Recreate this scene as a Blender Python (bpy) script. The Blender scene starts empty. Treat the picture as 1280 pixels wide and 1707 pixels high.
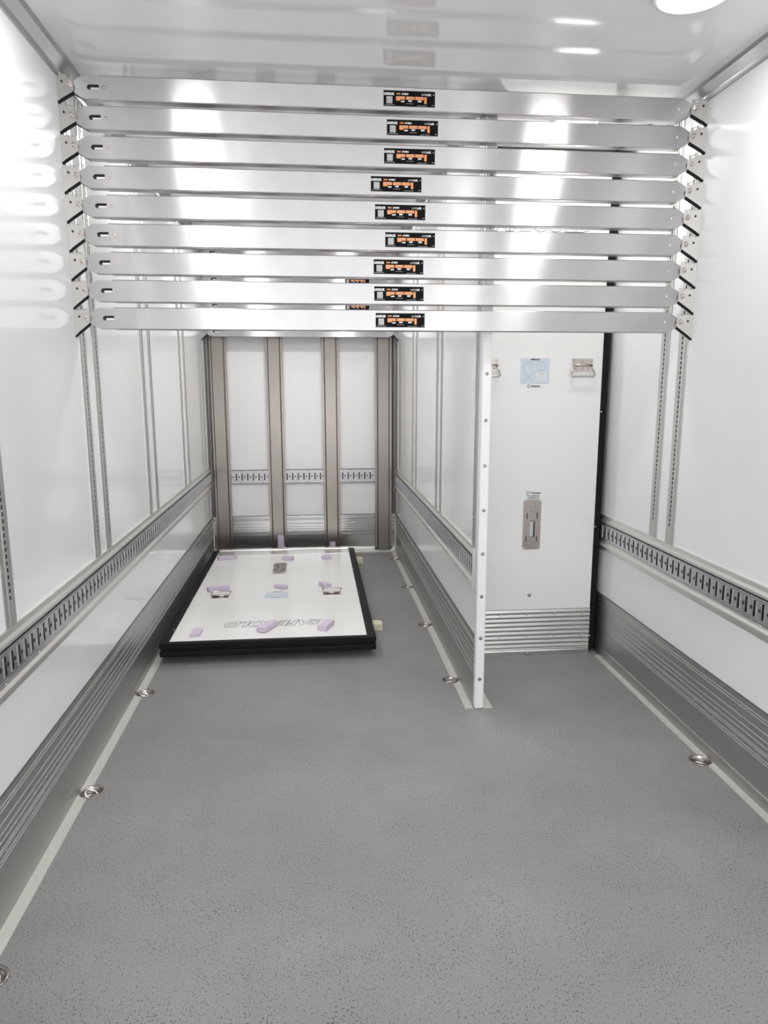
import bpy, bmesh, math, random
from mathutils import Vector, Matrix
random.seed(7)
S = bpy.context.scene
C = S.collection
PI = math.pi

# ------------------------------------------------------------------ camera
yaw, pit, rol = math.radians(5.636), math.radians(10.215), math.radians(-0.077)
F = Vector((math.sin(yaw)*math.cos(pit), math.cos(yaw)*math.cos(pit), -math.sin(pit)))
R = Vector((math.cos(yaw), -math.sin(yaw), 0.0)); U = R.cross(F)
R2 = R*math.cos(rol)+U*math.sin(rol); U2 = U*math.cos(rol)-R*math.sin(rol)
cd = bpy.data.cameras.new('camera'); cam = bpy.data.objects.new('camera', cd); C.objects.link(cam)
cam.matrix_world = Matrix(((R2.x, U2.x, -F.x, -0.335), (R2.y, U2.y, -F.y, 0.0), (R2.z, U2.z, -F.z, 1.4844), (0, 0, 0, 1)))
cd.sensor_fit = 'HORIZONTAL'; cd.sensor_width = 36; cd.lens = 36*1180.8/1280; cd.clip_start = 0.02
S.camera = cam

# ------------------------------------------------------------------ light
wd = bpy.data.worlds.new('world'); S.world = wd; wd.use_nodes = True
wd.node_tree.nodes['Background'].inputs[0].default_value = (0.97, 0.985, 1.0, 1)
wd.node_tree.nodes['Background'].inputs[1].default_value = 1.35
LAMP_POWER = 32.0            # emission strength of the round ceiling lamps
S.view_settings.view_transform = 'Standard'; S.view_settings.look = 'None'
S.view_settings.gamma = 1; S.view_settings.use_curve_mapping = False
S.view_settings.exposure = 1.10

# ------------------------------------------------------------------ materials
def mat(name, col, rough=.5, metal=0., spec=.5, noise=None, bump=None, ani=None, rnoise=None, emit=None, ior=None):
    m = bpy.data.materials.new(name); m.use_nodes = True; nt = m.node_tree; b = nt.nodes['Principled BSDF']
    b.inputs['Base Color'].default_value = (*col, 1); b.inputs['Roughness'].default_value = rough
    b.inputs['Metallic'].default_value = metal; b.inputs['Specular IOR Level'].default_value = spec
    if ior: b.inputs['IOR'].default_value = ior
    tc = nt.nodes.new('ShaderNodeTexCoord')
    def nz(scale, sc, det=3.):
        mp = nt.nodes.new('ShaderNodeMapping'); mp.inputs['Scale'].default_value = sc
        nt.links.new(tc.outputs['Object'], mp.inputs['Vector'])
        n = nt.nodes.new('ShaderNodeTexNoise'); n.inputs['Scale'].default_value = scale; n.inputs['Detail'].default_value = det
        nt.links.new(mp.outputs[0], n.inputs['Vector']); return n
    if noise:                                     # (scale, stretch, second colour, contrast)
        n = nz(noise[0], noise[1]); r = nt.nodes.new('ShaderNodeValToRGB')
        r.color_ramp.elements[0].position = .5-noise[3]; r.color_ramp.elements[1].position = .5+noise[3]
        r.color_ramp.elements[0].color = (*noise[2], 1); r.color_ramp.elements[1].color = (*col, 1)
        nt.links.new(n.outputs['Fac'], r.inputs[0]); nt.links.new(r.outputs[0], b.inputs['Base Color'])
    if bump:                                      # (scale, stretch, strength, distance)
        n = nz(bump[0], bump[1]); bp = nt.nodes.new('ShaderNodeBump')
        bp.inputs['Strength'].default_value = bump[2]; bp.inputs['Distance'].default_value = bump[3]
        nt.links.new(n.outputs['Fac'], bp.inputs['Height']); nt.links.new(bp.outputs[0], b.inputs['Normal'])
    if rnoise:
        n = nz(rnoise[0], rnoise[1]); mr = nt.nodes.new('ShaderNodeMapRange')
        mr.inputs['To Min'].default_value = rnoise[2]; mr.inputs['To Max'].default_value = rnoise[3]
        nt.links.new(n.outputs['Fac'], mr.inputs['Value']); nt.links.new(mr.outputs[0], b.inputs['Roughness'])
    if ani:
        b.inputs['Anisotropic'].default_value = ani[0]
        v = nt.nodes.new('ShaderNodeCombineXYZ')
        for i in range(3): v.inputs[i].default_value = ani[1][i]
        nt.links.new(v.outputs[0], b.inputs['Tangent'])
    if emit:
        b.inputs['Emission Color'].default_value = (*emit[0], 1); b.inputs['Emission Strength'].default_value = emit[1]
    return m
M = {}
M['grp'] = mat('white_gelcoat', (.84, .845, .85), .10, 0, .4, bump=(1.3, (1, 1, 1), .12, .02))
M['ceil'] = mat('ceiling_gelcoat', (.80, .785, .775), .07, 0, .5, bump=(1.0, (1, 1, 1), .06, .02))
M['alu'] = mat('brushed_aluminium', (.53, .522, .525), .30, 1, .5, noise=(5, (1, 1, 1), (.46, .45, .453), .25), bump=(260, (.03, 1, 1), .05, .001), ani=(1.0, (0, 0, 1)), rnoise=(4, (1, 1, 1), .22, .29))
M['alu_y'] = mat('extruded_aluminium', (.82, .81, .79), .45, 1, .5, noise=(30, (.05, .05, .6), (.75, .74, .72), .2), bump=(300, (1, .03, 1), .05, .001))
M['kick'] = mat('scuff_plate_aluminium', (.53, .53, .52), .42, 1, .5, noise=(60, (1, 1, 1), (.48, .48, .47), .3), bump=(400, (1, .1, 1), .08, .001))
M['ribs'] = mat('ribbed_aluminium', (.68, .675, .66), .26, 1, .5)
M['strip'] = mat('floor_strip_aluminium', (.62, .62, .58), .45, .2, .5, noise=(40, (1, .1, 1), (.56, .56, .53), .3))
M['trim'] = mat('cornice_aluminium', (.44, .44, .44), .33, 1)
M['steel'] = mat('stainless_steel', (.32, .292, .267), .30, 1, .5, noise=(5, (1, 1, .6), (.29, .265, .243), .3), bump=(300, (1, 1, .03), .05, .001))
M['galv'] = mat('galvanised_steel', (.62, .62, .625), .30, 1, .5, noise=(55, (1, 1, 1), (.52, .525, .54), .2))
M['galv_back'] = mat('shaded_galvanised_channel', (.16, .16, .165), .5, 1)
M['bright'] = mat('polished_steel', (.75, .73, .70), .15, 1)
M['track'] = mat('track_aluminium', (.62, .61, .595), .42, 1)
M['dark'] = mat('dark_hollow', (.03, .03, .03), .6)
M['rubber'] = mat('black_rubber', (.006, .006, .006), .55, 0, .2, bump=(8, (1, 1, 1), .2, .01))
M['seam'] = mat('grey_sealant', (.10, .10, .10), .7)
M['plate'] = mat('latch_plate_steel', (.42, .385, .36), .34, 1, noise=(14, (1, 1, 1), (.36, .33, .31), .3))
M['panel'] = mat('white_panel_skin', (.84, .84, .83), .12, 0, .5, bump=(1.5, (1, 1, 1), .05, .02))
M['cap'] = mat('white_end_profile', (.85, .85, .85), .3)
M['lav'] = mat('lavender_foam', (.66, .57, .70), .9, noise=(300, (1, 1, 1), (.61, .52, .66), .3), bump=(500, (1, 1, 1), .4, .001))
M['cream'] = mat('cream_foam', (.80, .78, .62), .9, noise=(300, (1, 1, 1), (.74, .71, .54), .3), bump=(500, (1, 1, 1), .4, .001))
M['black'] = mat('black_label', (.006, .006, .006), .6, 0, .1)
M['orange'] = mat('orange_print', (.90, .36, .15), .5)
M['white'] = mat('white_print', (.80, .80, .80), .5)
M['patch'] = mat('pale_print', (.48, .48, .48), .5)
M['galv_b'] = mat('darker_galvanised_steel', (.50, .50, .51), .35, 1, noise=(25, (1, 1, 1), (.43, .435, .44), .2))  # darker galvanised tone for the back wall rail
M['ribs_b'] = mat('dull_ribbed_aluminium', (.50, .50, .49), .24, 1)
M['navy'] = mat('navy_print', (.02, .02, .09), .4)
M['blue'] = mat('pale_blue_sticker', (.62, .69, .75), .35)
M['chrome'] = mat('worn_chrome', (.52, .47, .44), .20, 1)
M['cup'] = mat('dark_chrome', (.40, .37, .355), .16, 1, bump=(60, (1, 1, 1), .3, .004))
M['greyp'] = mat('grey_print', (.30, .34, .40), .5)
M['lamp'] = mat('lamp_glow', (1, 1, 1), .5, emit=((1.0, .985, .96), LAMP_POWER))

def floor_mat():
    m = bpy.data.materials.new('grey_grit_floor'); m.use_nodes = True; nt = m.node_tree; b = nt.nodes['Principled BSDF']
    tc = nt.nodes.new('ShaderNodeTexCoord'); L = nt.links
    b.inputs['Roughness'].default_value = .5; b.inputs['Specular IOR Level'].default_value = .35
    # slow warp so the grit runs in swirls
    w = nt.nodes.new('ShaderNodeTexNoise'); w.inputs['Scale'].default_value = 2.2; L.new(tc.outputs['Object'], w.inputs['Vector'])
    mx = nt.nodes.new('ShaderNodeVectorMath'); mx.operation = 'MULTIPLY_ADD'
    L.new(w.outputs['Color'], mx.inputs[0]); mx.inputs[1].default_value = (.16, .16, 0); L.new(tc.outputs['Object'], mx.inputs[2])
    def N(sc, src, det=2.):
        n = nt.nodes.new('ShaderNodeTexNoise'); n.inputs['Scale'].default_value = sc; n.inputs['Detail'].default_value = det; L.new(src, n.inputs['Vector']); return n
    n1 = N(190, mx.outputs[0], 1.5); n2 = N(1.6, tc.outputs['Object']); n3 = N(430, tc.outputs['Object'], 3.); n4 = N(9, tc.outputs['Object'])
    # specks cluster in patches
    th = nt.nodes.new('ShaderNodeMath'); th.operation = 'MULTIPLY_ADD'; L.new(n4.outputs['Fac'], th.inputs[0]); th.inputs[1].default_value = .16; L.new(n1.outputs['Fac'], th.inputs[2])
    r = nt.nodes.new('ShaderNodeValToRGB'); e = r.color_ramp.elements
    e[0].position = .415; e[0].color = (.40, .40, .40, 1); e[1].position = .485; e[1].color = (1, 1, 1, 1); L.new(th.outputs[0], r.inputs[0])
    g = nt.nodes.new('ShaderNodeValToRGB'); g.color_ramp.elements[0].position = .32; g.color_ramp.elements[1].position = .68
    g.color_ramp.elements[0].color = (.213, .211, .209, 1); g.color_ramp.elements[1].color = (.368, .365, .362, 1); L.new(n3.outputs['Fac'], g.inputs[0])
    m0 = nt.nodes.new('ShaderNodeMix'); m0.data_type = 'RGBA'; m0.blend_type = 'MULTIPLY'; m0.inputs[0].default_value = 1
    L.new(r.outputs[0], m0.inputs[6]); L.new(g.outputs[0], m0.inputs[7])
    r2 = nt.nodes.new('ShaderNodeValToRGB'); r2.color_ramp.elements[0].position = .3; r2.color_ramp.elements[1].position = .7
    r2.color_ramp.elements[0].color = (.88, .88, .88, 1); r2.color_ramp.elements[1].color = (1.06, 1.06, 1.06, 1)
    L.new(n2.outputs['Fac'], r2.inputs[0])
    mm = nt.nodes.new('ShaderNodeMix'); mm.data_type = 'RGBA'; mm.blend_type = 'MULTIPLY'; mm.inputs[0].default_value = 1
    L.new(m0.outputs[2], mm.inputs[6]); L.new(r2.outputs[0], mm.inputs[7]); L.new(mm.outputs[2], b.inputs['Base Color'])
    ad = nt.nodes.new('ShaderNodeMath'); ad.operation = 'ADD'; L.new(n1.outputs['Fac'], ad.inputs[0]); L.new(n3.outputs['Fac'], ad.inputs[1])
    bp = nt.nodes.new('ShaderNodeBump'); bp.inputs['Strength'].default_value = .45; bp.inputs['Distance'].default_value = .003
    L.new(ad.outputs[0], bp.inputs['Height']); L.new(bp.outputs[0], b.inputs['Normal'])
    return m
M['floor'] = floor_mat()

# ------------------------------------------------------------------ mesh helpers
class MB:
    def __init__(s): s.v = []; s.f = []; s.sm = []
    def add(s, vs, fs, smooth=False):
        o = len(s.v); s.v += [tuple(v) for v in vs]; s.f += [tuple(i+o for i in f) for f in fs]; s.sm += [smooth]*len(fs); return s
    def box(s, x0, x1, y0, y1, z0, z1):
        x0, x1 = sorted((x0, x1)); y0, y1 = sorted((y0, y1)); z0, z1 = sorted((z0, z1))
        return s.add([(x0, y0, z0), (x1, y0, z0), (x1, y1, z0), (x0, y1, z0), (x0, y0, z1), (x1, y0, z1), (x1, y1, z1), (x0, y1, z1)],
                     [(3, 2, 1, 0), (4, 5, 6, 7), (0, 1, 5, 4), (1, 2, 6, 5), (2, 3, 7, 6), (3, 0, 4, 7)])
    def bbox(s, x0, x1, y0, y1, z0, z1, r=.003, seg=2):
        bm = bmesh.new(); bmesh.ops.create_cube(bm, size=1)
        for v in bm.verts: v.co = Vector(((x0+x1)/2+v.co.x*(x1-x0), (y0+y1)/2+v.co.y*(y1-y0), (z0+z1)/2+v.co.z*(z1-z0)))
        bmesh.ops.bevel(bm, geom=list(bm.edges), offset=r, segments=seg, affect='EDGES', profile=.5)
        return s.bm(bm)
    def bm(s, bm, smooth=False):
        bm.verts.index_update(); s.add([v.co[:] for v in bm.verts], [[v.index for v in f.verts] for f in bm.faces], smooth); bm.free(); return s
    def extr(s, prof, axis, a, b, closed=True):
        """profile of 2-D points swept along axis; for 'y' the points are (x,z), 'x': (y,z), 'z': (x,y)"""
        def P(p, t): return (p[0], t, p[1]) if axis == 'y' else ((t, p[0], p[1]) if axis == 'x' else (p[0], p[1], t))
        n = len(prof); vs = [P(p, a) for p in prof]+[P(p, b) for p in prof]
        fs = [(i, (i+1) % n, (i+1) % n+n, i+n) for i in range(n if closed else n-1)]
        if closed: fs += [tuple(range(n-1, -1, -1)), tuple(range(n, 2*n))]
        return s.add(vs, fs)
    def cyl(s, c, axis, r, h, n=12, r2=None, smooth=True):
        r2 = r if r2 is None else r2; ax = Vector(axis).normalized()
        t = ax.orthogonal().normalized(); u = ax.cross(t); c = Vector(c)
        vs = [c+(t*math.cos(2*PI*i/n)+u*math.sin(2*PI*i/n))*r for i in range(n)]+[c+ax*h+(t*math.cos(2*PI*i/n)+u*math.sin(2*PI*i/n))*r2 for i in range(n)]
        s.add(vs, [(i, (i+1) % n, (i+1) % n+n, i+n) for i in range(n)], smooth)
        return s.add(vs, [tuple(range(n-1, -1, -1)), tuple(range(n, 2*n))])
    def dome(s, c, axis, r, h, n=12, k=3):
        ax = Vector(axis).normalized(); t = ax.orthogonal().normalized(); u = ax.cross(t); c = Vector(c); vs = []; fs = []
        for j in range(k):
            a = PI/2*j/k
            vs += [c+ax*h*math.sin(a)+(t*math.cos(2*PI*i/n)+u*math.sin(2*PI*i/n))*r*math.cos(a) for i in range(n)]
        vs.append(c+ax*h)
        for j in range(k-1): fs += [(j*n+i, j*n+(i+1) % n, (j+1)*n+(i+1) % n, (j+1)*n+i) for i in range(n)]
        fs += [((k-1)*n+i, (k-1)*n+(i+1) % n, k*n) for i in range(n)]
        return s.add(vs, fs, True)
    def lathe(s, prof, c, n=28):
        vs = []; m = len(prof)
        for i in range(n):
            a = 2*PI*i/n; vs += [(c[0]+r*math.cos(a), c[1]+r*math.sin(a), c[2]+z) for r, z in prof]
        fs = []
        for i in range(n):
            j = (i+1) % n; fs += [(i*m+k, j*m+k, j*m+k+1, i*m+k+1) for k in range(m-1)]
        return s.add(vs, fs, True)
    def tube(s, pts, r, n=8, closed=False):
        pts = [Vector(p) for p in pts]; m = len(pts); vs = []; prev = None
        for i, p in enumerate(pts):
            a = pts[(i-1) % m] if (closed or i > 0) else p; b = pts[(i+1) % m] if (closed or i < m-1) else p
            d = (b-a).normalized()
            t = d.orthogonal().normalized() if prev is None else (prev-d*prev.dot(d)).normalized()
            prev = t; u = d.cross(t)
            vs += [p+(t*math.cos(2*PI*k/n)+u*math.sin(2*PI*k/n))*r for k in range(n)]
        fs = []
        for i in range(m if closed else m-1):
            j = (i+1) % m; fs += [(i*n+k, i*n+(k+1) % n, j*n+(k+1) % n, j*n+k) for k in range(n)]
        s.add(vs, fs, True)
        if not closed: s.add(vs, [tuple(range(n-1, -1, -1)), tuple(range((m-1)*n, m*n))])
        return s
    def holed(s, outer, holes, to3, d):
        """flat plate (2-D outline with holes) given thickness; to3(u,v,w) -> point, w from 0 to d"""
        bm = bmesh.new(); loops = []
        for loop in [outer]+holes:
            vs = [bm.verts.new((p[0], p[1], 0)) for p in loop]; loops.append(vs)
            for i in range(len(vs)): bm.edges.new((vs[i], vs[(i+1) % len(vs)]))
        bmesh.ops.triangle_fill(bm, use_beauty=True, use_dissolve=False, edges=list(bm.edges))
        bmesh.ops.recalc_face_normals(bm, faces=list(bm.faces))
        g = bmesh.ops.extrude_face_region(bm, geom=list(bm.faces))
        for e in g['geom']:
            if isinstance(e, bmesh.types.BMVert): e.co.z = d
        bmesh.ops.recalc_face_normals(bm, faces=list(bm.faces))
        for v in bm.verts: v.co = Vector(to3(v.co.x, v.co.y, v.co.z))
        return s.bm(bm)
    def move(s, f): s.v = [tuple(f(*v)) for v in s.v]; return s
    def mesh(s, name, m):
        me = bpy.data.meshes.new(name); me.from_pydata(s.v, [], s.f)
        bm = bmesh.new(); bm.from_mesh(me); bmesh.ops.remove_doubles(bm, verts=bm.verts, dist=1e-6)
        bmesh.ops.recalc_face_normals(bm, faces=bm.faces); 
        bm.to_mesh(me); bm.free()
        if len(me.polygons) == len(s.sm):
            me.polygons.foreach_set('use_smooth', s.sm)
        me.materials.append(m); return me
    def build(s, name, m, parent=None):
        o = bpy.data.objects.new(name, s.mesh(name, m)); C.objects.link(o)
        if parent: o.parent = parent
        return o
def thing(name, label, cat, loc=(0, 0, 0), group=None, rot=(0, 0, 0)):
    o = bpy.data.objects.new(name, None); C.objects.link(o); o.empty_display_size = .05
    o.location = loc; o.rotation_euler = rot; o['label'] = label; o['category'] = cat
    if group: o['group'] = group
    return o
def struct(name, mb, m, label=None):
    o = mb.build(name, m); o['kind'] = 'structure'
    if label: o['label'] = label
    return o
def copy_tree(o, parent=None):
    c = o.copy(); C.objects.link(c)
    if parent: c.parent = parent
    for ch in list(o.children): copy_tree(ch, c)
    return c
def text_mb(txt, size, mapf, width=None, outline=0, shear=0, extrude=0.0006, align='LEFT', bold=0):
    cu = bpy.data.curves.new('lettering', 'FONT'); cu.body = txt; cu.size = size; cu.align_x = align; cu.shear = shear
    cu.resolution_u = 3
    if outline: cu.offset = bold; cu.fill_mode = 'NONE'; cu.bevel_depth = outline; cu.bevel_resolution = 0
    else: cu.extrude = extrude; cu.offset = bold
    t = bpy.data.objects.new('lettering', cu); C.objects.link(t)
    dg = bpy.context.evaluated_depsgraph_get(); dg.update()
    me = bpy.data.meshes.new_from_object(t.evaluated_get(dg))
    xs = [v.co.x for v in me.vertices] or [0, 1]; x0, x1 = min(xs), max(xs)
    k = (width/(x1-x0)) if width else 1
    mb = MB(); mb.add([mapf(((v.co.x-x0)*k) if width else v.co.x, v.co.y, v.co.z) for v in me.vertices], [tuple(p.vertices) for p in me.polygons])
    bpy.data.objects.remove(t); bpy.data.meshes.remove(me); bpy.data.curves.remove(cu)
    return mb
def merge(*mbs):
    r = MB()
    for m in mbs: o = len(r.v); r.v += m.v; r.f += [tuple(i+o for i in f) for f in m.f]; r.sm += m.sm
    return r
def circ(cx, cy, r, n=16): return [(cx+r*math.cos(2*PI*i/n), cy+r*math.sin(2*PI*i/n)) for i in range(n)]

# ------------------------------------------------------------------ dimensions (metres)
W = 1.23; H = 2.631; YB = 6.217; Y0 = -1.1
PX0, PX1, PY = .387, .424, 3.02          # partition faces and front end
def cups(): return [(-1.177, 1.648), (-1.177, 2.49), (-1.177, 3.345), (1.180, 2.477), (.335, 3.351), (.337, 4.195), (.338, 5.039), (.345, 5.90)]
CR = .041

# ------------------------------------------------------------------ shell
struct('wall_left', MB().box(-W-.07, -W, Y0, YB+.07, -.05, H+.07), M['grp'])
struct('wall_right', MB().box(W, W+.07, Y0, YB+.07, -.05, H+.07), M['grp'])
struct('wall_back', MB().box(-W, W, YB, YB+.07, -.05, H+.07), M['grp'])
struct('ceiling', MB().box(-W, W, Y0, YB, H, H+.07), M['ceil'])
struct('floor', MB().holed([(-W, Y0), (W, Y0), (W, YB), (-W, YB)], [circ(x, y, CR-.003, 24) for x, y in cups()], lambda u, v, w: (u, v, -w), .03), M['floor'])
struct('wall_middle', MB().box(PX0, PX1, PY+.01, YB, 0, H), M['grp'])
# white end profile of the partition with its bolts
cap = MB().extr([(PX0-.002, PY+.035), (PX0-.002, PY+.004), (PX0+.003, PY), (PX1-.003, PY), (PX1+.002, PY+.004), (PX1+.002, PY+.035)], 'z', .003, H-.047)
capo = struct('trim_1', cap, M['cap'], 'white end profile on the middle partition')
for k in range(13):
    z = .146+.1975*k
    if z > H-.08: break
    b = MB().cyl((.405, PY, z), (0, -1, 0), .0085, .0015, 14).dome((.405, PY-.001, z), (0, -1, 0), .0055, .003, 10).build('bolt', M['plate'], capo)

# cornices
def cornice(sx, x, y0, y1):
    """sx: +1 when the wall's face looks towards +x"""
    p = [(0, 0), (0, -.052), (.006, -.052), (.010, -.036), (.036, -.010), (.046, -.006), (.046, 0)]
    mb = MB().extr([(x+sx*a, H+b) for a, b in p], 'y', y0, y1)
    mb.box(x+sx*.0, x+sx*.0075, y0, y1, H-.0545, H-.052)
    return mb
struct('trim_2', cornice(1, -W, Y0, YB), M['trim'], 'aluminium cornice above the left wall')
struct('trim_3', cornice(-1, W, Y0, YB), M['trim'], 'aluminium cornice above the right wall')
struct('trim_4', cornice(-1, PX0, PY+.0, YB), M['trim'], 'aluminium cornice on the left of the partition')
struct('trim_5', cornice(1, PX1, PY+.0, YB), M['trim'], 'aluminium cornice on the right of the partition')
struct('trim_6', MB().extr([(YB, H), (YB, H-.05), (YB-.006, H-.05), (YB-.046, H-.006), (YB-.046, H)], 'x', -W+.046, PX0-.046), M['trim'], 'aluminium cornice above the back wall')

# scuff plates: flat sheet with fine raised ribs
RIBS = [.318, .306, .270, .243, .222, .200, .191, .172, .161]
def kick_prof(h=.342, b=.045, rib=.0022):
    pts = [(0, 0), (.010, 0), (.0045, b-.004), (.006, b), (.003, b+.004)]
    for z in sorted(RIBS): pts += [(.003, z-.0022), (.003+rib, z), (.003, z+.0022)]
    pts += [(.003, h-.012), (.0045, h-.010), (.0045, h), (0, h)]
    return pts
def kick_y(sx, x, y0, y1):
    mb = MB().extr([(x+sx*a, b) for a, b in kick_prof()], 'y', y0, y1)
    y = y0+.05
    while y < y1:
        mb.dome((x+sx*.003, y, .312), (sx, 0, 0), .0035, .003, 8, 2)
        if y+.06 < y1: mb.dome((x+sx*.003, y+.06, .180), (sx, 0, 0), .0035, .003, 8, 2)
        y += .145
    y = y0+.07
    while y < y1: mb.dome((x+sx*.0045, y, b2), (sx, 0, 0), .003, .0025, 8, 2); y += .31
    return mb
b2 = .050
struct('baseboard_left', kick_y(1, -W, Y0, YB), M['kick'])
struct('baseboard_right', kick_y(-1, W, Y0, YB), M['kick'])
struct('baseboard_middle', kick_y(-1, PX0, PY+.036, YB), M['kick'])
bk = MB().extr([(YB-a, b) for a, b in kick_prof(rib=.0035)], 'x', -W+.01, PX0-.01)
for i in range(12): bk.dome((-1.17+.14*i, YB-.003, .312), (0, -1, 0), .0035, .003, 8, 2); bk.dome((-1.13+.14*i, YB-.003, .180), (0, -1, 0), .0035, .003, 8, 2)
struct('baseboard_back', bk, M['ribs_b'])
# dark sealant joints on top of the scuff plates
struct('trim_7', MB().box(-W, -W+.0035, Y0, YB, .342, .3455), M['seam'], 'dark joint above the left scuff plate')
struct('trim_8', MB().box(W-.0035, W, Y0, YB, .342, .3455), M['seam'], 'dark joint above the right scuff plate')
struct('trim_9', MB().box(PX0-.0035, PX0, PY+.04, YB, .342, .3455), M['seam'], 'dark joint above the partition scuff plate')
struct('trim_10', MB().box(-W, PX0, YB-.0035, YB, .342, .3465), M['seam'], 'dark joint above the back scuff plate')

# floor edge strips, notched round the ring cups
def strip(xw, xi, y0, y1):
    lo, hi = [], []
    pts = [(xw, y0), (xi, y0)]
    sgn = 1 if xi > xw else -1
    for cx, cy in sorted(cups(), key=lambda c: c[1]):
        if abs(cx-(xw+xi)/2) < .07 and y0 < cy < y1 and abs(xi-cx) < CR:
            h = math.sqrt(CR**2-(xi-cx)**2); a0 = math.atan2(-h, xi-cx)
            # walk the arc on the wall side
            a1 = math.atan2(h, xi-cx)
            if sgn > 0: A0, A1 = a0 % (2*PI), a1 % (2*PI); A0, A1 = max(A0, A1), min(A0, A1); st, en = A0, A1   # via PI
            else: st, en = (a0, a1)
            for k in range(15):
                a = st+(en-st)*k/14; pts.append((cx+CR*math.cos(a), cy+CR*math.sin(a)))
    pts += [(xi, y1), (xw, y1)]
    mb = MB().holed(pts, [], lambda u, v, w: (u, v, w), .003)
    y = y0+.1; xm = (xw*.45+xi*.55)
    while y < y1-.05:
        if all(abs(y-c[1]) > .06 or abs(c[0]-xm) > .1 for c in cups()): mb.dome((xm, y, .003), (0, 0, 1), .0038, .0018, 8, 2)
        y += .2835
    return mb
struct('trim_11', strip(-W+.008, -W+.047, Y0, YB), M['strip'], 'flat metal floor strip along the left wall')
struct('trim_12', strip(W-.008, W-.040, Y0, 3.60), M['strip'], 'flat metal floor strip along the right wall')
struct('trim_13', strip(PX0-.008, PX0-.046, PY+.005, YB-.01), M['strip'], 'flat metal floor strip left of the partition')
struct('trim_14', strip(PX1+.002, PX1+.045, PY-.0, 3.60), M['strip'], 'flat metal floor strip right of the partition')
struct('trim_15', MB().extr([(YB-.01, 0), (YB-.01, .028), (YB-.014, .028), (YB-.03, .005), (YB-.055, .003), (YB-.055, 0)], 'x', -W+.05, PX0-.05), M['strip'], 'flat metal floor strip along the back wall')
# corner posts of the back wall
for i, (sx, x) in enumerate(((1, -W), (-1, PX0))):
    mb = MB().extr([(x, YB), (x, YB-.055), (x+sx*.004, YB-.055), (x+sx*.008, YB-.045), (x+sx*.045, YB-.010), (x+sx*.052, YB-.004), (x+sx*.052, YB)], 'z', .346, H-.05)
    for k in range(12): mb.dome((x+sx*.028, YB-.027, .45+.18*k), (sx, -1, 0), .003, .003, 8, 2)
    struct('trim_%d' % (16+i), mb, M['trim'], 'aluminium corner profile at the %s end of the back wall' % ('left', 'right')[i])

# ------------------------------------------------------------------ round ceiling lamps
def lamp(x, y, label):
    t = thing('ceiling_lamp', label, 'lamp', (x, y, H), 'round ceiling lamps')
    MB().lathe([(.112, 0), (.112, -.010), (.106, -.016), (.098, -.014), (.098, 0)], (0, 0, 0), 40).build('housing', M['cap'], t)
    MB().lathe([(.098, -.004), (.097, -.014), (.085, -.021), (.05, -.026), (.0005, -.028)], (0, 0, 0), 40).build('diffuser', M['lamp'], t)
    return t
lamp(.81, 2.235, 'round glowing white lamp on the ceiling before the load beams')
lamp(.84, 3.30, 'round ceiling lamp in the right bay between the load beams and the standing panel')
lamp(-.85, 2.235, 'round ceiling lamp by the left cornice, mirrored in the load beams')
lamp(-.85, 3.75, 'unseen round fill lamp added in the left bay beside the cornice, just behind the load beams')  # left bay lamps are unseen, added to brighten its back wall
lamp(.0, 3.75, 'unseen round fill lamp added in the left bay beside the partition, just behind the load beams')
lamp(-.85, 5.15, 'unseen round fill lamp added deep in the left bay beside the wall cornice')
lamp(.0, 5.15, 'unseen round fill lamp added deep in the left bay beside the partition')
lamp(.81, .35, 'round ceiling lamp over the right side near the rear opening')
lamp(-.85, .35, 'round ceiling lamp over the left side near the rear opening')

# ------------------------------------------------------------------ slotted lashing rails
PITCH = .0485
def rail_cells(n, z0, z1):
    """slotted face plate in (u along, v up, w depth) space"""
    zc = (z0+z1)/2; cell = MB()
    slot = [(.008, zc-.027), (.011, zc-.030), (.019, zc-.030), (.022, zc-.027), (.022, zc+.027), (.019, zc+.030), (.011, zc+.030), (.008, zc+.027)]
    cell.holed([(0, z0), (PITCH, z0), (PITCH, z1), (0, z1)], [slot, circ(.0365, zc, .0075, 10)], lambda u, v, w: (u, v, w), .0025)
    # raised tongue lips beside each slot
    cell.add(*_bar(.0065, .0085, zc-.031, zc+.031, -.0025, .0012)); cell.add(*_bar(.0215, .0235, zc-.031, zc+.031, -.0025, .0012))
    out = MB()
    for i in range(n):
        o = len(out.v); out.v += [(u+i*PITCH, v, w) for u, v, w in cell.v]; out.f += [tuple(k+o for k in f) for f in cell.f]; out.sm += cell.sm
    return out
def _bar(u0, u1, v0, v1, w0, w1):
    m = MB().box(u0, u1, v0, v1, w0, w1); return m.v, m.f
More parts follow.
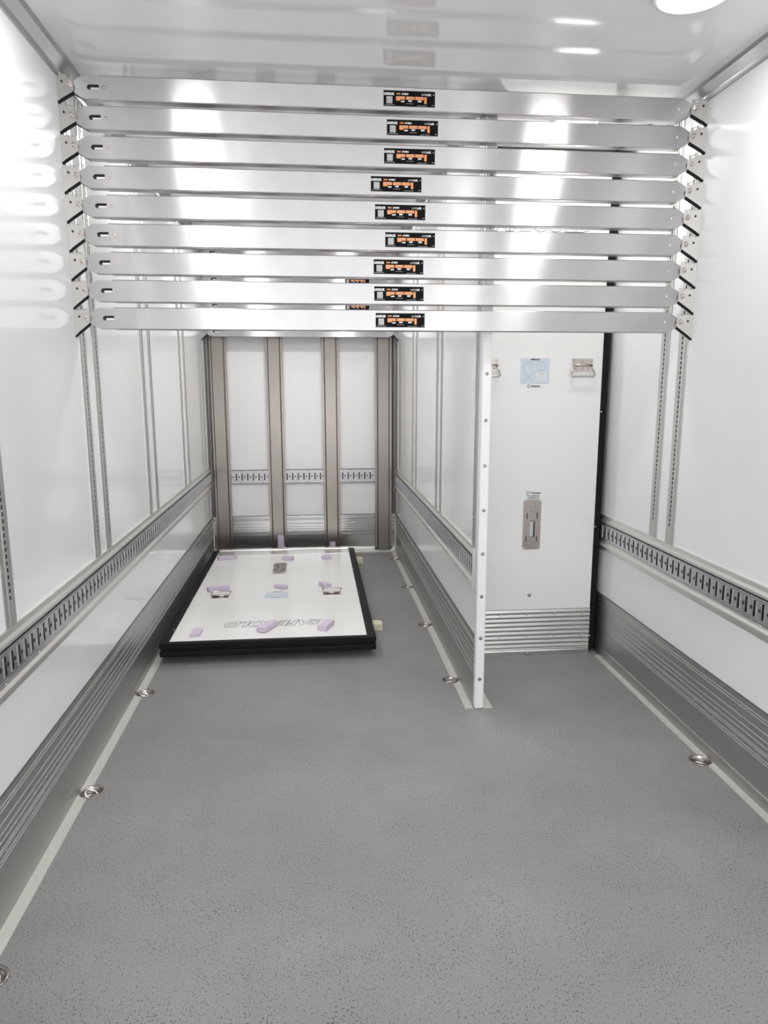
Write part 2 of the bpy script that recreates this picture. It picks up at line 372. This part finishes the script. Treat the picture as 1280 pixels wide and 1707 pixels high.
def side_rail(sx, x, y0, y1, zt, label, name='lashing_rail'):
    t = thing(name, label, 'rail', (x, y0, zt-.19), 'slotted lashing rails on the walls')
    L = y1-y0; n = int(L/PITCH); z1 = .146; z0 = .058
    face = rail_cells(n, z0, z1).move(lambda u, v, w: (sx*(.016-w), u, v))
    # rolled lips, broken every fourth slot
    k = 0
    while k*PITCH*4 < n*PITCH:
        a = k*PITCH*4+.002; b = min((k+1)*PITCH*4, n*PITCH)-.002
        face.extr([(sx*.004, z1), (sx*.019, z1), (sx*.0195, z1-.004), (sx*.017, z1-.008), (sx*.013, z1-.008)], 'y', a, b)
        face.extr([(sx*.004, z0), (sx*.017, z0), (sx*.017, z0+.004), (sx*.013, z0+.004)], 'y', a, b)
        k += 1
    face.build('slotted_rail', M['galv'], t)
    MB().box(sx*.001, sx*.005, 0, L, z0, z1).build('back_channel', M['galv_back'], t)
    up = MB().extr([(0, .190), (0, .150), (sx*.012, .150), (sx*.013, .160), (sx*.007, .172), (sx*.007, .190)], 'y', 0, L)
    lo = MB().extr([(0, 0), (0, .054), (sx*.013, .054), (sx*.013, .044), (sx*.020, .034), (sx*.020, .026), (sx*.008, .018), (sx*.006, 0)], 'y', 0, L)
    y = .07
    while y < L: up.dome((sx*.0115, y, .159), (sx, 0, 0), .0035, .0025, 8, 2); lo.dome((sx*.013, y+.02, .048), (sx, 0, 0), .0035, .0025, 8, 2); y += .25
    up.build('upper_cover', M['alu_y'], t); lo.build('lower_cover', M['alu_y'], t)
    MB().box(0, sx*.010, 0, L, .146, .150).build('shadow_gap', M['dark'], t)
    if y0 > 0: MB().box(0, sx*.0205, -.002, -.0003, 0, .190).build('end_cover', M['kick'], t)
    return t
side_rail(1, -W, -.6, YB-.06, .788, 'slotted metal lashing rail running along the whole left wall')
side_rail(-1, W, -.6, YB-.06, .786, 'slotted metal lashing rail running along the right wall')
side_rail(-1, PX0, PY+.036, YB-.06, .757, 'slotted metal lashing rail on the left side of the middle partition')
t = thing('lashing_rail', 'short slotted lashing rail crossing the back wall behind the posts', 'rail', (-W+.06, YB, .63))
L = PX0+W-.12; n = int(L/PITCH)
fc = rail_cells(n, .018, .106).move(lambda u, v, w: (u, -(.012-w), v))
for k in range(int(n/4)+1):
    a = k*PITCH*4+.002; b = min((k+1)*PITCH*4, n*PITCH)-.002
    if b > a: fc.box(a, b, -.0145, -.003, .106, .118); fc.box(a, b, -.0145, -.003, .006, .018)
fc.build('slotted_rail', M['galv_b'], t)
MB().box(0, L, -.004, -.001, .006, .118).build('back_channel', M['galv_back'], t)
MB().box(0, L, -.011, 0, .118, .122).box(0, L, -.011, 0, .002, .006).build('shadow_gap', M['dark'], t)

# ------------------------------------------------------------------ perforated vertical tracks
def track_mesh(zl, zh, half=.037):
    m = MB(); HP = .0206
    zs = zl+.075; n = int((zh-zs)/HP)
    m.extr([(0, -half), (.0035, -half), (.004, -.016), (.0068, -.013), (.0068, -.012), (.002, -.010), (0, -.010)], 'z', zl, zh)
    m.extr([(0, half), (.0035, half), (.004, .016), (.0068, .013), (.0068, .012), (.002, .010), (0, .010)], 'z', zl, zh)
    cell = MB().holed([(-.0125, 0), (.0125, 0), (.0125, HP), (-.0125, HP)], [[(-.005, .0035), (.005, .0035), (.005, .0165), (-.005, .0165)]], lambda u, v, w: (.0068-w, u, v), .0012)
    cell.box(.0066, .0085, -.005, .005, .0175, .0200)
    for i in range(n):
        o = len(m.v); m.v += [(a, b, c+zs+i*HP) for a, b, c in cell.v]; m.f += [tuple(k+o for k in f) for f in cell.f]; m.sm += cell.sm
    m.box(.0056, .0068, -.0125, .0125, zl, zs); m.box(.0056, .0068, -.0125, .0125, zs+n*HP, zh)
    z = zl+.03
    while z < zh:
        for s in (-1, 1): m.cyl((.003, s*.027, z), (1, 0, 0), .0042, .0015, 8)
        z += .1375
    return m
TM = {}
def track(x, y, sx, z0, label, half=.037):
    key = (round(z0, 3), half)
    if key not in TM:
        TM[key] = (track_mesh(z0, 2.578, half).mesh('face_rail', M['track']), MB().box(.0003, .0040, -.0095, .0095, z0, 2.578).mesh('hollow', M['dark']))
    t = thing('perforated_track', label, 'track', (x, y, 0), 'perforated tracks standing on the walls', (0, 0, 0 if sx > 0 else PI))
    for nm, me in zip(('face_rail', 'hollow'), TM[key]):
        o = bpy.data.objects.new(nm, me); C.objects.link(o); o.parent = t
    return t
track(-W, 2.085, 1, .789, 'perforated track on the left wall cut by the photo edge')
track(-W, 2.945, 1, .789, 'perforated left wall track carrying the left ends of the load beams')
track(-W, 3.105, 1, .789, 'perforated left wall track just behind the one carrying the load beams')
track(-W, 3.925, 1, .789, 'front track of the middle pair on the left wall', .034)
track(-W, 4.10, 1, .789, 'rear track of the middle pair on the left wall', .034)
track(-W, 5.00, 1, .789, 'front track of the last pair on the left wall', .034)
track(-W, 5.17, 1, .789, 'rear track of the last pair on the left wall', .034)
track(-W, 6.115, 1, .789, 'perforated track in the back corner of the left wall')
track(W, 2.935, -1, .787, 'perforated right wall track carrying the right ends of the load beams')
track(W, 3.09, -1, .787, 'perforated right wall track just behind the one carrying the load beams')
track(PX0, 3.105, -1, .758, 'perforated track on the partition beside its white front end', .034)
track(PX0, 3.98, -1, .758, 'front track of the middle pair on the partition', .034)
track(PX0, 4.125, -1, .758, 'rear track of the middle pair on the partition', .034)
track(PX0, 4.96, -1, .758, 'front track of the last pair on the partition', .034)
track(PX0, 5.14, -1, .758, 'rear track of the last pair on the partition', .034)
track(PX0, 6.115, -1, .758, 'perforated track in the back corner of the partition')

# ------------------------------------------------------------------ steel posts on the back wall
def post(x, label):
    t = thing('steel_post', label, 'post', (x, YB-.0125, 0), 'brownish steel posts on the back wall')
    for sx in (-1, 1):
        f = MB().box(sx*.0735, sx*.052, -.008, -.005, .035, H-.06)
        for i in range(14):
            z = .06+.185*i
            if z < H-.08: f.dome((sx*.063, -.008, z), (0, -1, 0), .0035, .003, 8, 2)
        f.build('flange', M['steel'], t)
        MB().box(sx*.0545, sx*.0520, -.0095, -.0085, .035, H-.06).build('joint', M['seam'], t)
        MB().bbox(sx*.078 if sx < 0 else .048, sx*.048 if sx < 0 else .078, -.020, .0065, .029, .040, .002).build('foot_clip', M['dark'], t)
    MB().extr([(-.0525, -.006), (-.0505, -.024), (-.044, -.028), (.044, -.028), (.0505, -.024), (.0525, -.006), (.0525, -.0051), (-.0525, -.0051)], 'z', .030, H-.06).build('face', M['steel'], t)
    return t
for x, l in ((-1.128, 'brownish steel post at the left corner of the back wall'), (-.660, 'steel post behind the tall standing lavender foam piece'),
             (-.184, 'steel post behind the short standing lavender foam piece'), (.271, 'steel post at the right corner of the back wall, standing free of the lying panel')):
    post(x, l)

# ------------------------------------------------------------------ load beams
BH = .083; BP = .1033
def make_beam(L0, L1, z, y, label, lx, group, detail=True):
    """beam between wall faces L0 and L1; z is its lower edge, y its front face"""
    t = thing('load_beam', label, 'beam', (0, y, z), group)
    d = .045; zc = BH/2
    s0, s1 = L0+.135, L1-.078
    sl = MB()
    sl.extr([(0, .003), (.002, 0), (d-.002, 0), (d, .003), (d, BH-.003), (d-.002, BH), (.002, BH), (0, BH-.003)], 'x', s0, s1)
    sl.build('sleeve', M['alu'], t)
    for sx, xw, xs in ((1, L0, s0), (-1, L1, s1)):
        X = lambda a: xw+sx*a
        f0 = .0025 if sx > 0 else .0005
        out = [(X(.034), zc+.013), (X(.038), zc+.018), (X(.076), zc+.0385), (xs+sx*.02, zc+.0385), (xs+sx*.02, zc-.0385), (X(.076), zc-.0385), (X(.036), zc-.016), (X(.032), zc-.008)]
        holes = []
        if sx > 0 and detail:
            h = [(xs+sx*.004, zc+.009), (xs+sx*.004, zc-.004)]
            h = [(xs-.002, zc+.010), (xs-.034, zc+.010), (xs-.042, zc+.007), (xs-.045, zc), (xs-.042, zc-.007), (xs-.036, zc-.008), (xs-.029, zc-.005), (xs-.002, zc-.005)]
            holes = [h]
        ep = MB().holed(out, holes, lambda u, v, w: (u, f0+w, v), .0045)
        ep.holed([(X(.034), zc+.013), (X(.038), zc+.018), (X(.076), zc+.0385), (xs, zc+.0385), (xs, zc-.0385), (X(.076), zc-.0385), (X(.036), zc-.016), (X(.032), zc-.008)],
                 [], lambda u, v, w: (u, d-.006+w, v), .003)
        # folded edges joining the two cheeks
        ep.box(X(.080), xs, f0+.0046, d-.0062, zc+.0355, zc+.038).box(X(.080), xs, f0+.0046, d-.0062, zc-.038, zc-.0355)
        ep.build('end_plate', M['alu'], t)
        if sx > 0 and detail:
            MB().box(xs-.046, xs-.001, .014, .017, zc+.002, zc+.016).build('slot_shade_backing', M['dark'], t)  # dark plate standing in for the shade inside the hollow tube
            MB().box(xs-.033, xs-.001, .0075, .0085, zc-.012, zc+.0015).build('slot_sheen_backing', M['cap'], t)  # white plate standing in for the bright reflection low in the slot
        Y = lambda u: -.003-.048*(1-min(1, max(0, (abs(u-xw))/.043)))
        br = MB().holed([(X(.0005), zc-.068), (X(.043), zc-.018), (X(.043), zc+.036), (X(.0005), zc+.024)],
                        [circ(X(.031), zc+.029, .0052, 12)], lambda u, v, w: (u, Y(u)+w, v), .003)
        b = br.build('wall_bracket', M['track'], t)
        MB().extr([(X(.0), zc-.067), (X(.044), zc-.0165), (X(.044), zc-.0255), (X(.0), zc-.0755)], 'y', 0, .012).move(lambda x, y, z: (x, y+Y(x)+.0002, z)).build('rubber_lip', M['rubber'], b)
        MB().cyl((X(.0135), Y(X(.0135))+.0004, zc+.003), (sx*.75, -.66, 0), .0048, .0008, 12).build('pin_hole', M['dark'], b)
        bo = MB().cyl((X(.033), -.0135, zc+.002), (0, -1, 0), .0115, .002, 16).cyl((X(.033), -.015, zc+.002), (0, -1, 0), .0080, .005, 6, smooth=False).dome((X(.033), -.020, zc+.002), (0, -1, 0), .0060, .003, 10, 2)
        bo.build('bolt', M['chrome'], b)
        rx = xs+sx*.016
        MB().cyl((rx, 0, zc), (0, -1, 0), .0078, .0014, 16).dome((rx, -.0013, zc), (0, -1, 0), .0050, .002, 10, 2).build('rivet', M['chrome'] if sx > 0 else M['galv'], t)
    if lx is not None:
        lab = bpy.data.objects.new('sticker', LABEL[0]); C.objects.link(lab); lab.parent = t; lab.location = (lx, 0, zc+.001)
        for nm, me in LABEL[1]:
            o = bpy.data.objects.new(nm, me); C.objects.link(o); o.parent = lab
    return t
# sticker shared by the beams (local: x 0..0.2, centred in z, facing -y)
lw, lh = .1985, .055
mp = lambda ox, oz: (lambda u, v, w: (ox+u, -.0010-w*.3, oz+v))
black = MB().box(0, lw, -.0008, 0, -lh/2, lh/2)
wp = merge(text_mb('LOADLOK', .0115, mp(.001, .0115), width=.041, bold=.0009), text_mb('AT BEAM', .0075, mp(.069, .0135), width=.026, bold=.0006),
           text_mb('LAYER', .0095, mp(.146, .0125), width=.020), text_mb('LOK', .0095, mp(.167, .0125), width=.017, bold=.0006), text_mb('AT', .006, mp(.190, .0135), width=.006),
           text_mb('1000', .0065, mp(.067, -.0125), width=.014, bold=.0006), text_mb('1100', .0065, mp(.095, -.0105), width=.014, bold=.0008), text_mb('1200', .0065, mp(.132, -.0105), width=.014, bold=.0008),
           text_mb('www.loadlok.com', .0045, mp(.004, -.0235), width=.037), text_mb('max. load in kg', .0035, mp(.088, -.0185), width=.026), text_mb('serial number', .0035, mp(.130, -.0245), width=.038), text_mb('AT', .004, mp(.186, -.0225), width=.010))
patch = MB().box(.011, .034, -.0013, -.0008, -.0185, .0065)
op = MB()
for a, b, c, e in ((.048, .082, -.0035, .0075), (.048, .064, -.008, -.0035), (.086, .118, -.0035, .0075), (.121, .154, -.0035, .0075), (.157, .166, -.0165, .0075)): op.box(a, b, -.0013, -.0008, c, e)
op = merge(op, text_mb('1000', .0075, mp(.050, .0135), width=.015, bold=.0004))
dk = MB().box(.0, .001, -.0014, -.0013, 0, .0001)
for a, b in ((.051, .079), (.089, .115), (.124, .151)): dk.box(a, b, -.0016, -.0013, .0014, .0026)
LABEL = (black.mesh('sticker', M['black']), [('pale_square', patch.mesh('pale_square', M['patch'])), ('white_print', wp.mesh('white_print', M['white'])), ('orange_print', op.mesh('orange_print', M['orange'])), ('small_print', dk.mesh('small_print', M['greyp']))])
ordn = ['topmost load beam, its upper edge just under the cornices', 'second load beam from the top', 'third load beam from the top', 'fourth load beam from the top, its black sticker set left of those above',
        'middle one of the nine front load beams', 'sixth load beam from the top, its sticker set right of its neighbours', 'third load beam from the bottom, its sticker far left', 'second lowest load beam of the front stack',
        'lowest load beam of the front stack, nothing hanging below it']
lxs = [-.046, -.033, -.044, -.096, -.080, -.040, -.086, -.084, -.079]
for i in range(9):
    z = 2.5195-i*.1027
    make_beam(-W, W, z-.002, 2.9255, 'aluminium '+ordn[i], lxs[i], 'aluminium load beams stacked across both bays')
bl = ['lowest aluminium load beam across the back of the left bay'] + ['load beam in the rear stack, %s up from its lowest one' % w for w in ('one', 'two', 'three', 'four', 'five', 'six')]
for i in range(7):
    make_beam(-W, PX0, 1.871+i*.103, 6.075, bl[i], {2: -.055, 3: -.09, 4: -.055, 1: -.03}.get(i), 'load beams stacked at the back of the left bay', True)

# ------------------------------------------------------------------ insulated bulkhead panels
def bulkhead(t, x0, x1, Hh, th, kick, sw, hx, hz, latch, stick, word, ribs, screws, wd_):
    """local space: front face y=0 looking to -y, bottom z=0, x0..x1 outside of the seals"""
    a, b = x0+sw, x1-sw
    MB().box(a, b, 0, th, .02, Hh-sw*.35).build('board', M['panel'], t)
    # rubber seal with two lips
    sl = MB()
    for y0_, y1_, o in ((-.002, th*.42, 0), (th*.42, th*.58, .010), (th*.58, th, 0)):
        sl.bbox(x0+o, a, y0_, y1_, .02, Hh-sw*.6, .006 if o == 0 else .001); sl.bbox(b, x1-o, y0_, y1_, .02, Hh-sw*.6, .006 if o == 0 else .001)
        sl.bbox(x0+o, x1-o, y0_, y1_, Hh-sw*.62, Hh-o, .006 if o == 0 else .001)
    seal = sl.build('rubber_seal', M['rubber'], t)
    z = .10
    while z < Hh-.05:
        for xx in (x1-sw*.8, x0+sw*.8): MB().dome((xx, -.002, z), (0, -1, 0), .004, .002, 8, 2).build('screw', M['bright'], seal)
        z += .62
    # ribbed scuff plate
    if ribs:
        pts = [(0, .0), (-.012, .0), (-.012, .024), (-.006, .030), (-.006, .034)]
        nr = 9; z0 = .036; p = (kick-z0-.004)/nr
        for i in range(nr):
            zz = z0+i*p
            pts += [(-.003, zz), (-.0075, zz+p*.25), (-.0085, zz+p*.5), (-.0075, zz+p*.75)]
        pts += [(-.003, kick-.004), (-.003, kick), (0, kick)]
        kp = MB().extr(pts, 'x', a, b)
    else:
        kp = MB().extr([(0, 0), (-.010, 0), (-.010, .05), (-.003, .056), (-.003, kick), (0, kick)], 'x', a, b)
    kp.build('scuff_plate', M['ribs'], t)
    for k in range(5):
        xx = a+(b-a)*(.06+.22*k)
        for zz in ((kick*.90, kick*.42) if ribs else (kick*.90,)):
            MB().dome((xx, -.0075 if ribs else -.003, zz), (0, -1, 0), .0055, .004, 10, 2).build('rivet', M['bright'], t)
    MB().bbox(a-.002, b+sw*.5, th*.2, th, .0, .02, .003).build('bottom_seal', M['rubber'], t)
    xm = (a+b)/2 if stick[2] is None else stick[2]
    # small foot latch
    fl = MB().bbox(xm-.014, xm+.014, -.018, -.012, .003, .027, .002).dome((xm, -.018, .016), (0, -1, 0), .006, .004, 10, 2)
    fl.build('foot_latch', M['galv'], t)
    # bail handles
    for x in hx:
        h = MB().holed([(x-.056, hz+.052), (x+.056, hz+.052), (x+.056, hz+.020), (x-.056, hz+.020)], [circ(x-.046, hz+.044, .003, 8), circ(x+.046, hz+.044, .003, 8)], lambda u, v, w: (u, -.003+w, v), .003)
        h.box(x-.042, x+.042, -.003, 0, -.014+hz, hz+.020)
        h.tube([(x-.050, -.008, hz+.018), (x+.050, -.008, hz+.018)], .006, 10)
        for q in (-.046, 0, .046): h.dome((x+q, -.003, hz+.040), (0, -1, 0), .005, .003, 8, 2)
        for q in (-.034, 0, .034): h.dome((x+q, -.003, hz+.002), (0, -1, 0), .005, .003, 8, 2)
        ho = h.build('handle', M['chrome'], t)
        MB().tube([(x-.050, -.009, hz+.018), (x-.060, -.018, hz-.020), (x-.063, -.020, hz-.034), (x-.056, -.021, hz-.040), (x, -.021, hz-.039), (x+.056, -.021, hz-.040), (x+.063, -.020, hz-.034), (x+.060, -.018, hz-.020), (x+.050, -.009, hz+.018)], .0045, 8).build('bail', M['chrome'], ho)
    # latch plate
    lx, lz, lw_, lh_ = latch
    r = .012
    out = []
    for cx, cz, a0 in ((lx+lw_/2-r, lz+lh_/2-r, 0), (lx-lw_/2+r, lz+lh_/2-r, PI/2), (lx-lw_/2+r, lz-lh_/2+r, PI), (lx+lw_/2-r, lz-lh_/2+r, 1.5*PI)):
        out += [(cx+r*math.cos(a0+k*PI/8), cz+r*math.sin(a0+k*PI/8)) for k in range(5)]
    rc = lambda x, z, w, h: [(x-w/2, z-h/2), (x+w/2, z-h/2), (x+w/2, z+h/2), (x-w/2, z+h/2)]
    holes = [rc(lx+.002, lz-.022, .028, .094), rc(lx-.028, lz+.048, .006, .031), rc(lx+.028, lz+.048, .006, .031), rc(lx-.030, lz-.078, .006, .029), rc(lx+.028, lz-.078, .006, .029)]
    lp = MB().holed(out, holes, lambda u, v, w: (u, -.004+w, v), .0035).build('latch_plate', M['plate'], t)
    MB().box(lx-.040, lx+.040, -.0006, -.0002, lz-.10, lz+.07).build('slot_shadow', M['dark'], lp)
    MB().box(lx-.012, lx+.008, -.0016, -.0006, lz-.066, lz+.024).build('pull_recess', M['galv'], lp)
    MB().bbox(lx-.012, lx+.012, -.009, -.004, lz+.014, lz+.023, .001).build('pull_tongue', M['plate'], lp)
    MB().cyl((lx-.002, -.004, lz+.105), (0, -1, 0), .0095, .0015, 16).dome((lx-.002, -.0055, lz+.105), (0, -1, 0), .006, .003, 10, 2).build('bolt', M['chrome'], lp)
    for q in (-1, 1):
        for zz in (.128, 0, -.128): MB().dome((lx+q*(lw_/2-.008), -.004, lz+zz), (0, -1, 0), .0042, .0025, 8, 2).build('screw', M['bright'], lp)
    # diamond mark and three lines of print over the latch
    fx = (lambda ox, oz: (lambda u, v, w: (ox+u, -.0006-w*.3, oz+v)))
    dm = MB(); cx, cz = lx-.028, lz+.172
    for k in range(4):
        a1 = k*PI/2; p1 = (cx+.010*math.cos(a1), cz+.012*math.sin(a1)); p2 = (cx+.010*math.cos(a1+PI/2), cz+.012*math.sin(a1+PI/2))
        q1 = (cx+.0065*math.cos(a1), cz+.0085*math.sin(a1)); q2 = (cx+.0065*math.cos(a1+PI/2), cz+.0085*math.sin(a1+PI/2))
        dm.add([(p1[0], -.0006, p1[1]), (p2[0], -.0006, p2[1]), (q2[0], -.0006, q2[1]), (q1[0], -.0006, q1[1])], [(0, 1, 2, 3)])
    merge(dm, text_mb('Transkara', .016, fx(lx-.012, lz+.167), width=.056, bold=.0004, shear=.2), text_mb('www.transkara.no', .010, fx(lx-.030, lz+.154), width=.068, bold=.0003), text_mb('Tel: 48962 841 38', .010, fx(lx-.030, lz+.141), width=.066, bold=.0003)).build('small_lettering', M['navy'], t)
    # information sticker
    sx_, sz_, _ = stick
    st = MB().box(sx_-.0775, sx_+.0775, -.0008, 0, sz_-.0655, sz_+.0655).build('sticker', M['blue'], t)
    for q0, q1, q2, q3, nm in ((.006, .062, -.053, -.009, 'white_print'), (-.046, -.043, .002, .028, 'white_bar'), (.014, .017, .008, .040, 'white_bar')):
        MB().box(sx_+q0, sx_+q1, -.0014, -.0008, sz_+q2, sz_+q3).build(nm, M['white'], st)
    pr = text_mb('THERMAL WALL', .009, fx(sx_-.025, sz_+.0555), width=.050, bold=.0005).move(lambda x, y, z: (x, y-.0009, z))
    pr.build('title', M['navy'], st)
    gp = MB()
    for k in range(24):
        a1, a2 = 2*PI*k/24, 2*PI*(k+1)/24
        gp.add([(sx_+.031+rr*math.cos(aa), -.0014, sz_+.026+rr*math.sin(aa)) for aa, rr in ((a1, .0245), (a2, .0245), (a2, .0232), (a1, .0232))], [(0, 1, 2, 3)])
    for dx in (-1, 1):
        gp.add([(sx_-.033-dx*.027-.0008, -.0014, sz_-.008), (sx_-.033-dx*.027+.0008, -.0014, sz_-.008), (sx_-.033+dx*.027+.0008, -.0014, sz_-.054), (sx_-.033+dx*.027-.0008, -.0014, sz_-.054)], [(0, 1, 2, 3)])
    for q in range(4): gp.box(sx_-.058+q*.014, sx_-.0575+q*.014, -.0012, -.0008, sz_+.004, sz_+.046)
    gp.box(sx_-.060, sx_-.010, -.0012, -.0008, sz_+.046, sz_+.0465)
    for q in range(5): gp.box(sx_+.010, sx_+.056, -.0018, -.0014, sz_-.047+q*.0065, sz_-.0464+q*.0065)
    merge(gp, text_mb('INSTRUCTIONS', .005, fx(sx_+.020, sz_-.016), width=.028).move(lambda x, y, z: (x, y-.001, z)), text_mb('MAX 45', .006, fx(sx_+.020, sz_+.025), width=.020).move(lambda x, y, z: (x, y-.001, z)),
          text_mb('ver. 2.1', .005, fx(sx_+.045, sz_-.0625), width=.018).move(lambda x, y, z: (x, y-.001, z))).build('diagram_print', M['greyp'], st)
    cx, cz = sx_-.030, sz_-.078; dm = MB()
    for k in range(4):
        a1 = k*PI/2; dm.add([(cx+rr*math.cos(aa), -.0006, cz+rr*1.15*math.sin(aa)) for aa, rr in ((a1, .009), (a1+PI/2, .009), (a1+PI/2, .006), (a1, .006))], [(0, 1, 2, 3)])
    merge(dm, text_mb('TRANSKARA', .013, fx(sx_-.018, sz_-.0825), width=.050, bold=.0004)).build('small_lettering', M['navy'], t)
    # outlined maker's word
    wx0, wx1, wz, wh = word
    o = text_mb('SAFECOLD', wh*1.42, lambda u, v, w: (wx0+u, -.0012+w*.3, wz+v), width=wx1-wx0, outline=.0016*wd_, shear=.32, bold=.0055)
    o.build('lettering', M['navy'], t)
    if screws:
        MB().cyl((xm+.0, 0, .345), (0, -1, 0), .010, .002, 16).dome((xm, -.002, .345), (0, -1, 0), .007, .003, 10, 2).build('bolt', M['plate'], t)

t = thing('bulkhead_panel', 'tall white insulated bulkhead panel with black seals standing in the right bay', 'panel', (0, 3.65, .0))
bulkhead(t, PX1+.003, W-.021, 2.612, .085, .264, .036, (.561, 1.064), 1.563, (.825, .740, .096, .272), (.8125, 1.5515, .825), (.525, 1.095, 2.243, .098), True, True, 1.0)
t = thing('bulkhead_panel', 'white insulated bulkhead panel lying flat on the floor, writing upside down', 'panel', (-.597, 5.87, .122))
t.rotation_euler = Matrix(((-1, 0, 0), (0, 0, -1), (0, -1, 0))).to_euler()
# local x = -.597 - world x ; local z = 5.87 - world y
bulkhead(t, -.583, .583, 2.175, .078, .200, .050, (.364, -.362), 1.323, (.01, .63, .096, .272), (.0, 1.335, .0), (-.284, .271, 1.86, .085), False, False, .9)

# ------------------------------------------------------------------ recessed anchor rings
def anchor(x, y, label, ang):
    t = thing('anchor_ring', label, 'ring', (x, y, 0), 'steel lashing rings sunk in the floor edge', (0, 0, ang))
    MB().lathe([(.040, 0), (CR+.003, .0005), (CR+.0025, .0035), (.038, .0042), (.036, .001), (.031, -.016), (.022, -.022), (.0004, -.023)], (0, 0, 0), 36).build('cup', M['cup'], t)
    MB().tube([(.021*math.cos(a), .021*math.sin(a)+.002, -.008+.010*math.sin(a)) for a in [2*PI*k/22 for k in range(22)]], .0042, 8, True).build('ring', M['bright'], t)
    MB().bbox(-.013, .013, -.031, -.016, -.020, -.006, .003).cyl((-.016, -.0225, -.010), (1, 0, 0), .0045, .032, 10).build('hinge_block', M['plate'], t)
    return t
al = ['sunken lashing ring at the left photo edge, cut off', 'large sunken lashing ring in the left floor strip, nearer one fully in view', 'small sunken lashing ring in the left floor strip, before the lying panel',
      'sunken lashing ring in the right floor strip', 'sunken ring beside the partition nearest its white front end', 'second ring along the partition counted from its white front end',
      'third ring along the partition counted from its white front end', 'last ring along the partition by the back wall']
for i, ((x, y), l) in enumerate(zip(cups(), al)): anchor(x, y, l, .5+.7*i)

# ------------------------------------------------------------------ foam pieces
def foam(px, py, z, L, w, h, rot, label, m='lav', group='lavender foam pieces on the lying panel', tilt=0, cutc=0, name='foam_block'):
    bm = bmesh.new(); bmesh.ops.create_cube(bm, size=1)
    for v in bm.verts:
        v.co = Vector((v.co.x*L*(1+.06*v.co.y), v.co.y*w*(1-.10*v.co.x), (v.co.z+.5)*h))
        if v.co.z > h/2: v.co.x *= .97
    bmesh.ops.subdivide_edges(bm, edges=list(bm.edges), cuts=2, use_grid_fill=True)
    for v in bm.verts:
        if v.co.z > .001: v.co += Vector((random.uniform(-1, 1), random.uniform(-1, 1), random.uniform(-1, 0)))*.0014
    if cutc:
        for v in bm.verts:
            if v.co.x > L*.3 and v.co.y > w*.3: v.co.x -= .014
    bmesh.ops.bevel(bm, geom=[e for e in bm.edges if len(e.link_faces) == 2 and e.calc_face_angle(0) > .6], offset=.0018, segments=2, affect='EDGES')
    o = MB().bm(bm).build(name, M[m]); o.location = (px, py, z); o.rotation_euler = (tilt, 0, rot)
    o['label'] = label; o['category'] = 'foam'; o['group'] = group
    return o
k = .9715
def at(x, y): return (-.335+(x+.335)*k, y*k)
ZT = .1222
foam(*at(-1.051, 5.715), ZT, .150, .045, .028, .28, 'long slanting foam strip at the back left of the lying panel')
foam(*at(-.560, 5.66), ZT, .085, .075, .022, -.35, 'squat foam piece at the back middle of the lying panel', cutc=1)
foam(*at(-.251, 5.66), ZT, .070, .060, .020, .05, 'foam piece at the back right of the lying panel')
foam(*at(-1.010, 4.83), ZT, .150, .050, .026, .42, 'longest foam strip, lying behind the left handle of the lying panel')
foam(*at(-.583, 4.83), ZT, .085, .052, .024, -.75, 'foam piece behind the pale sticker of the lying panel')
foam(*at(-.275, 4.845), ZT, .095, .052, .026, -1.1, 'foam piece behind the right handle of the lying panel')
foam(*at(-1.022, 3.95), ZT, .100, .052, .018, 1.52, 'foam piece in the near left corner of the lying panel')
foam(*at(-.625, 3.99), ZT+.0025, .135, .052, .028, 1.05, 'foam piece lying over the outlined lettering, near edge middle')
foam(*at(-.283, 3.985), ZT, .130, .052, .028, 1.15, 'foam piece in the near right corner of the lying panel')
f1 = foam(-.640, YB-.058, .030, .056, .022, .150, 0, 'tall lavender foam piece standing upright against a steel post', group='lavender foam pieces standing at the back wall', tilt=-.04)
f2 = foam(-.186, YB-.057, .030, .050, .020, .078, 0, 'short lavender foam piece standing upright against a steel post', group='lavender foam pieces standing at the back wall', tilt=-.04)
foam(.000, 4.165, 0, .130, .085, .040, 0, 'cream foam block sticking out under the near right side of the lying panel', 'cream', 'cream foam blocks under the lying panel', cutc=1)
foam(.000, 5.82, 0, .115, .085, .042, .05, 'cream foam block under the back right corner of the lying panel', 'cream', 'cream foam blocks under the lying panel', cutc=1)
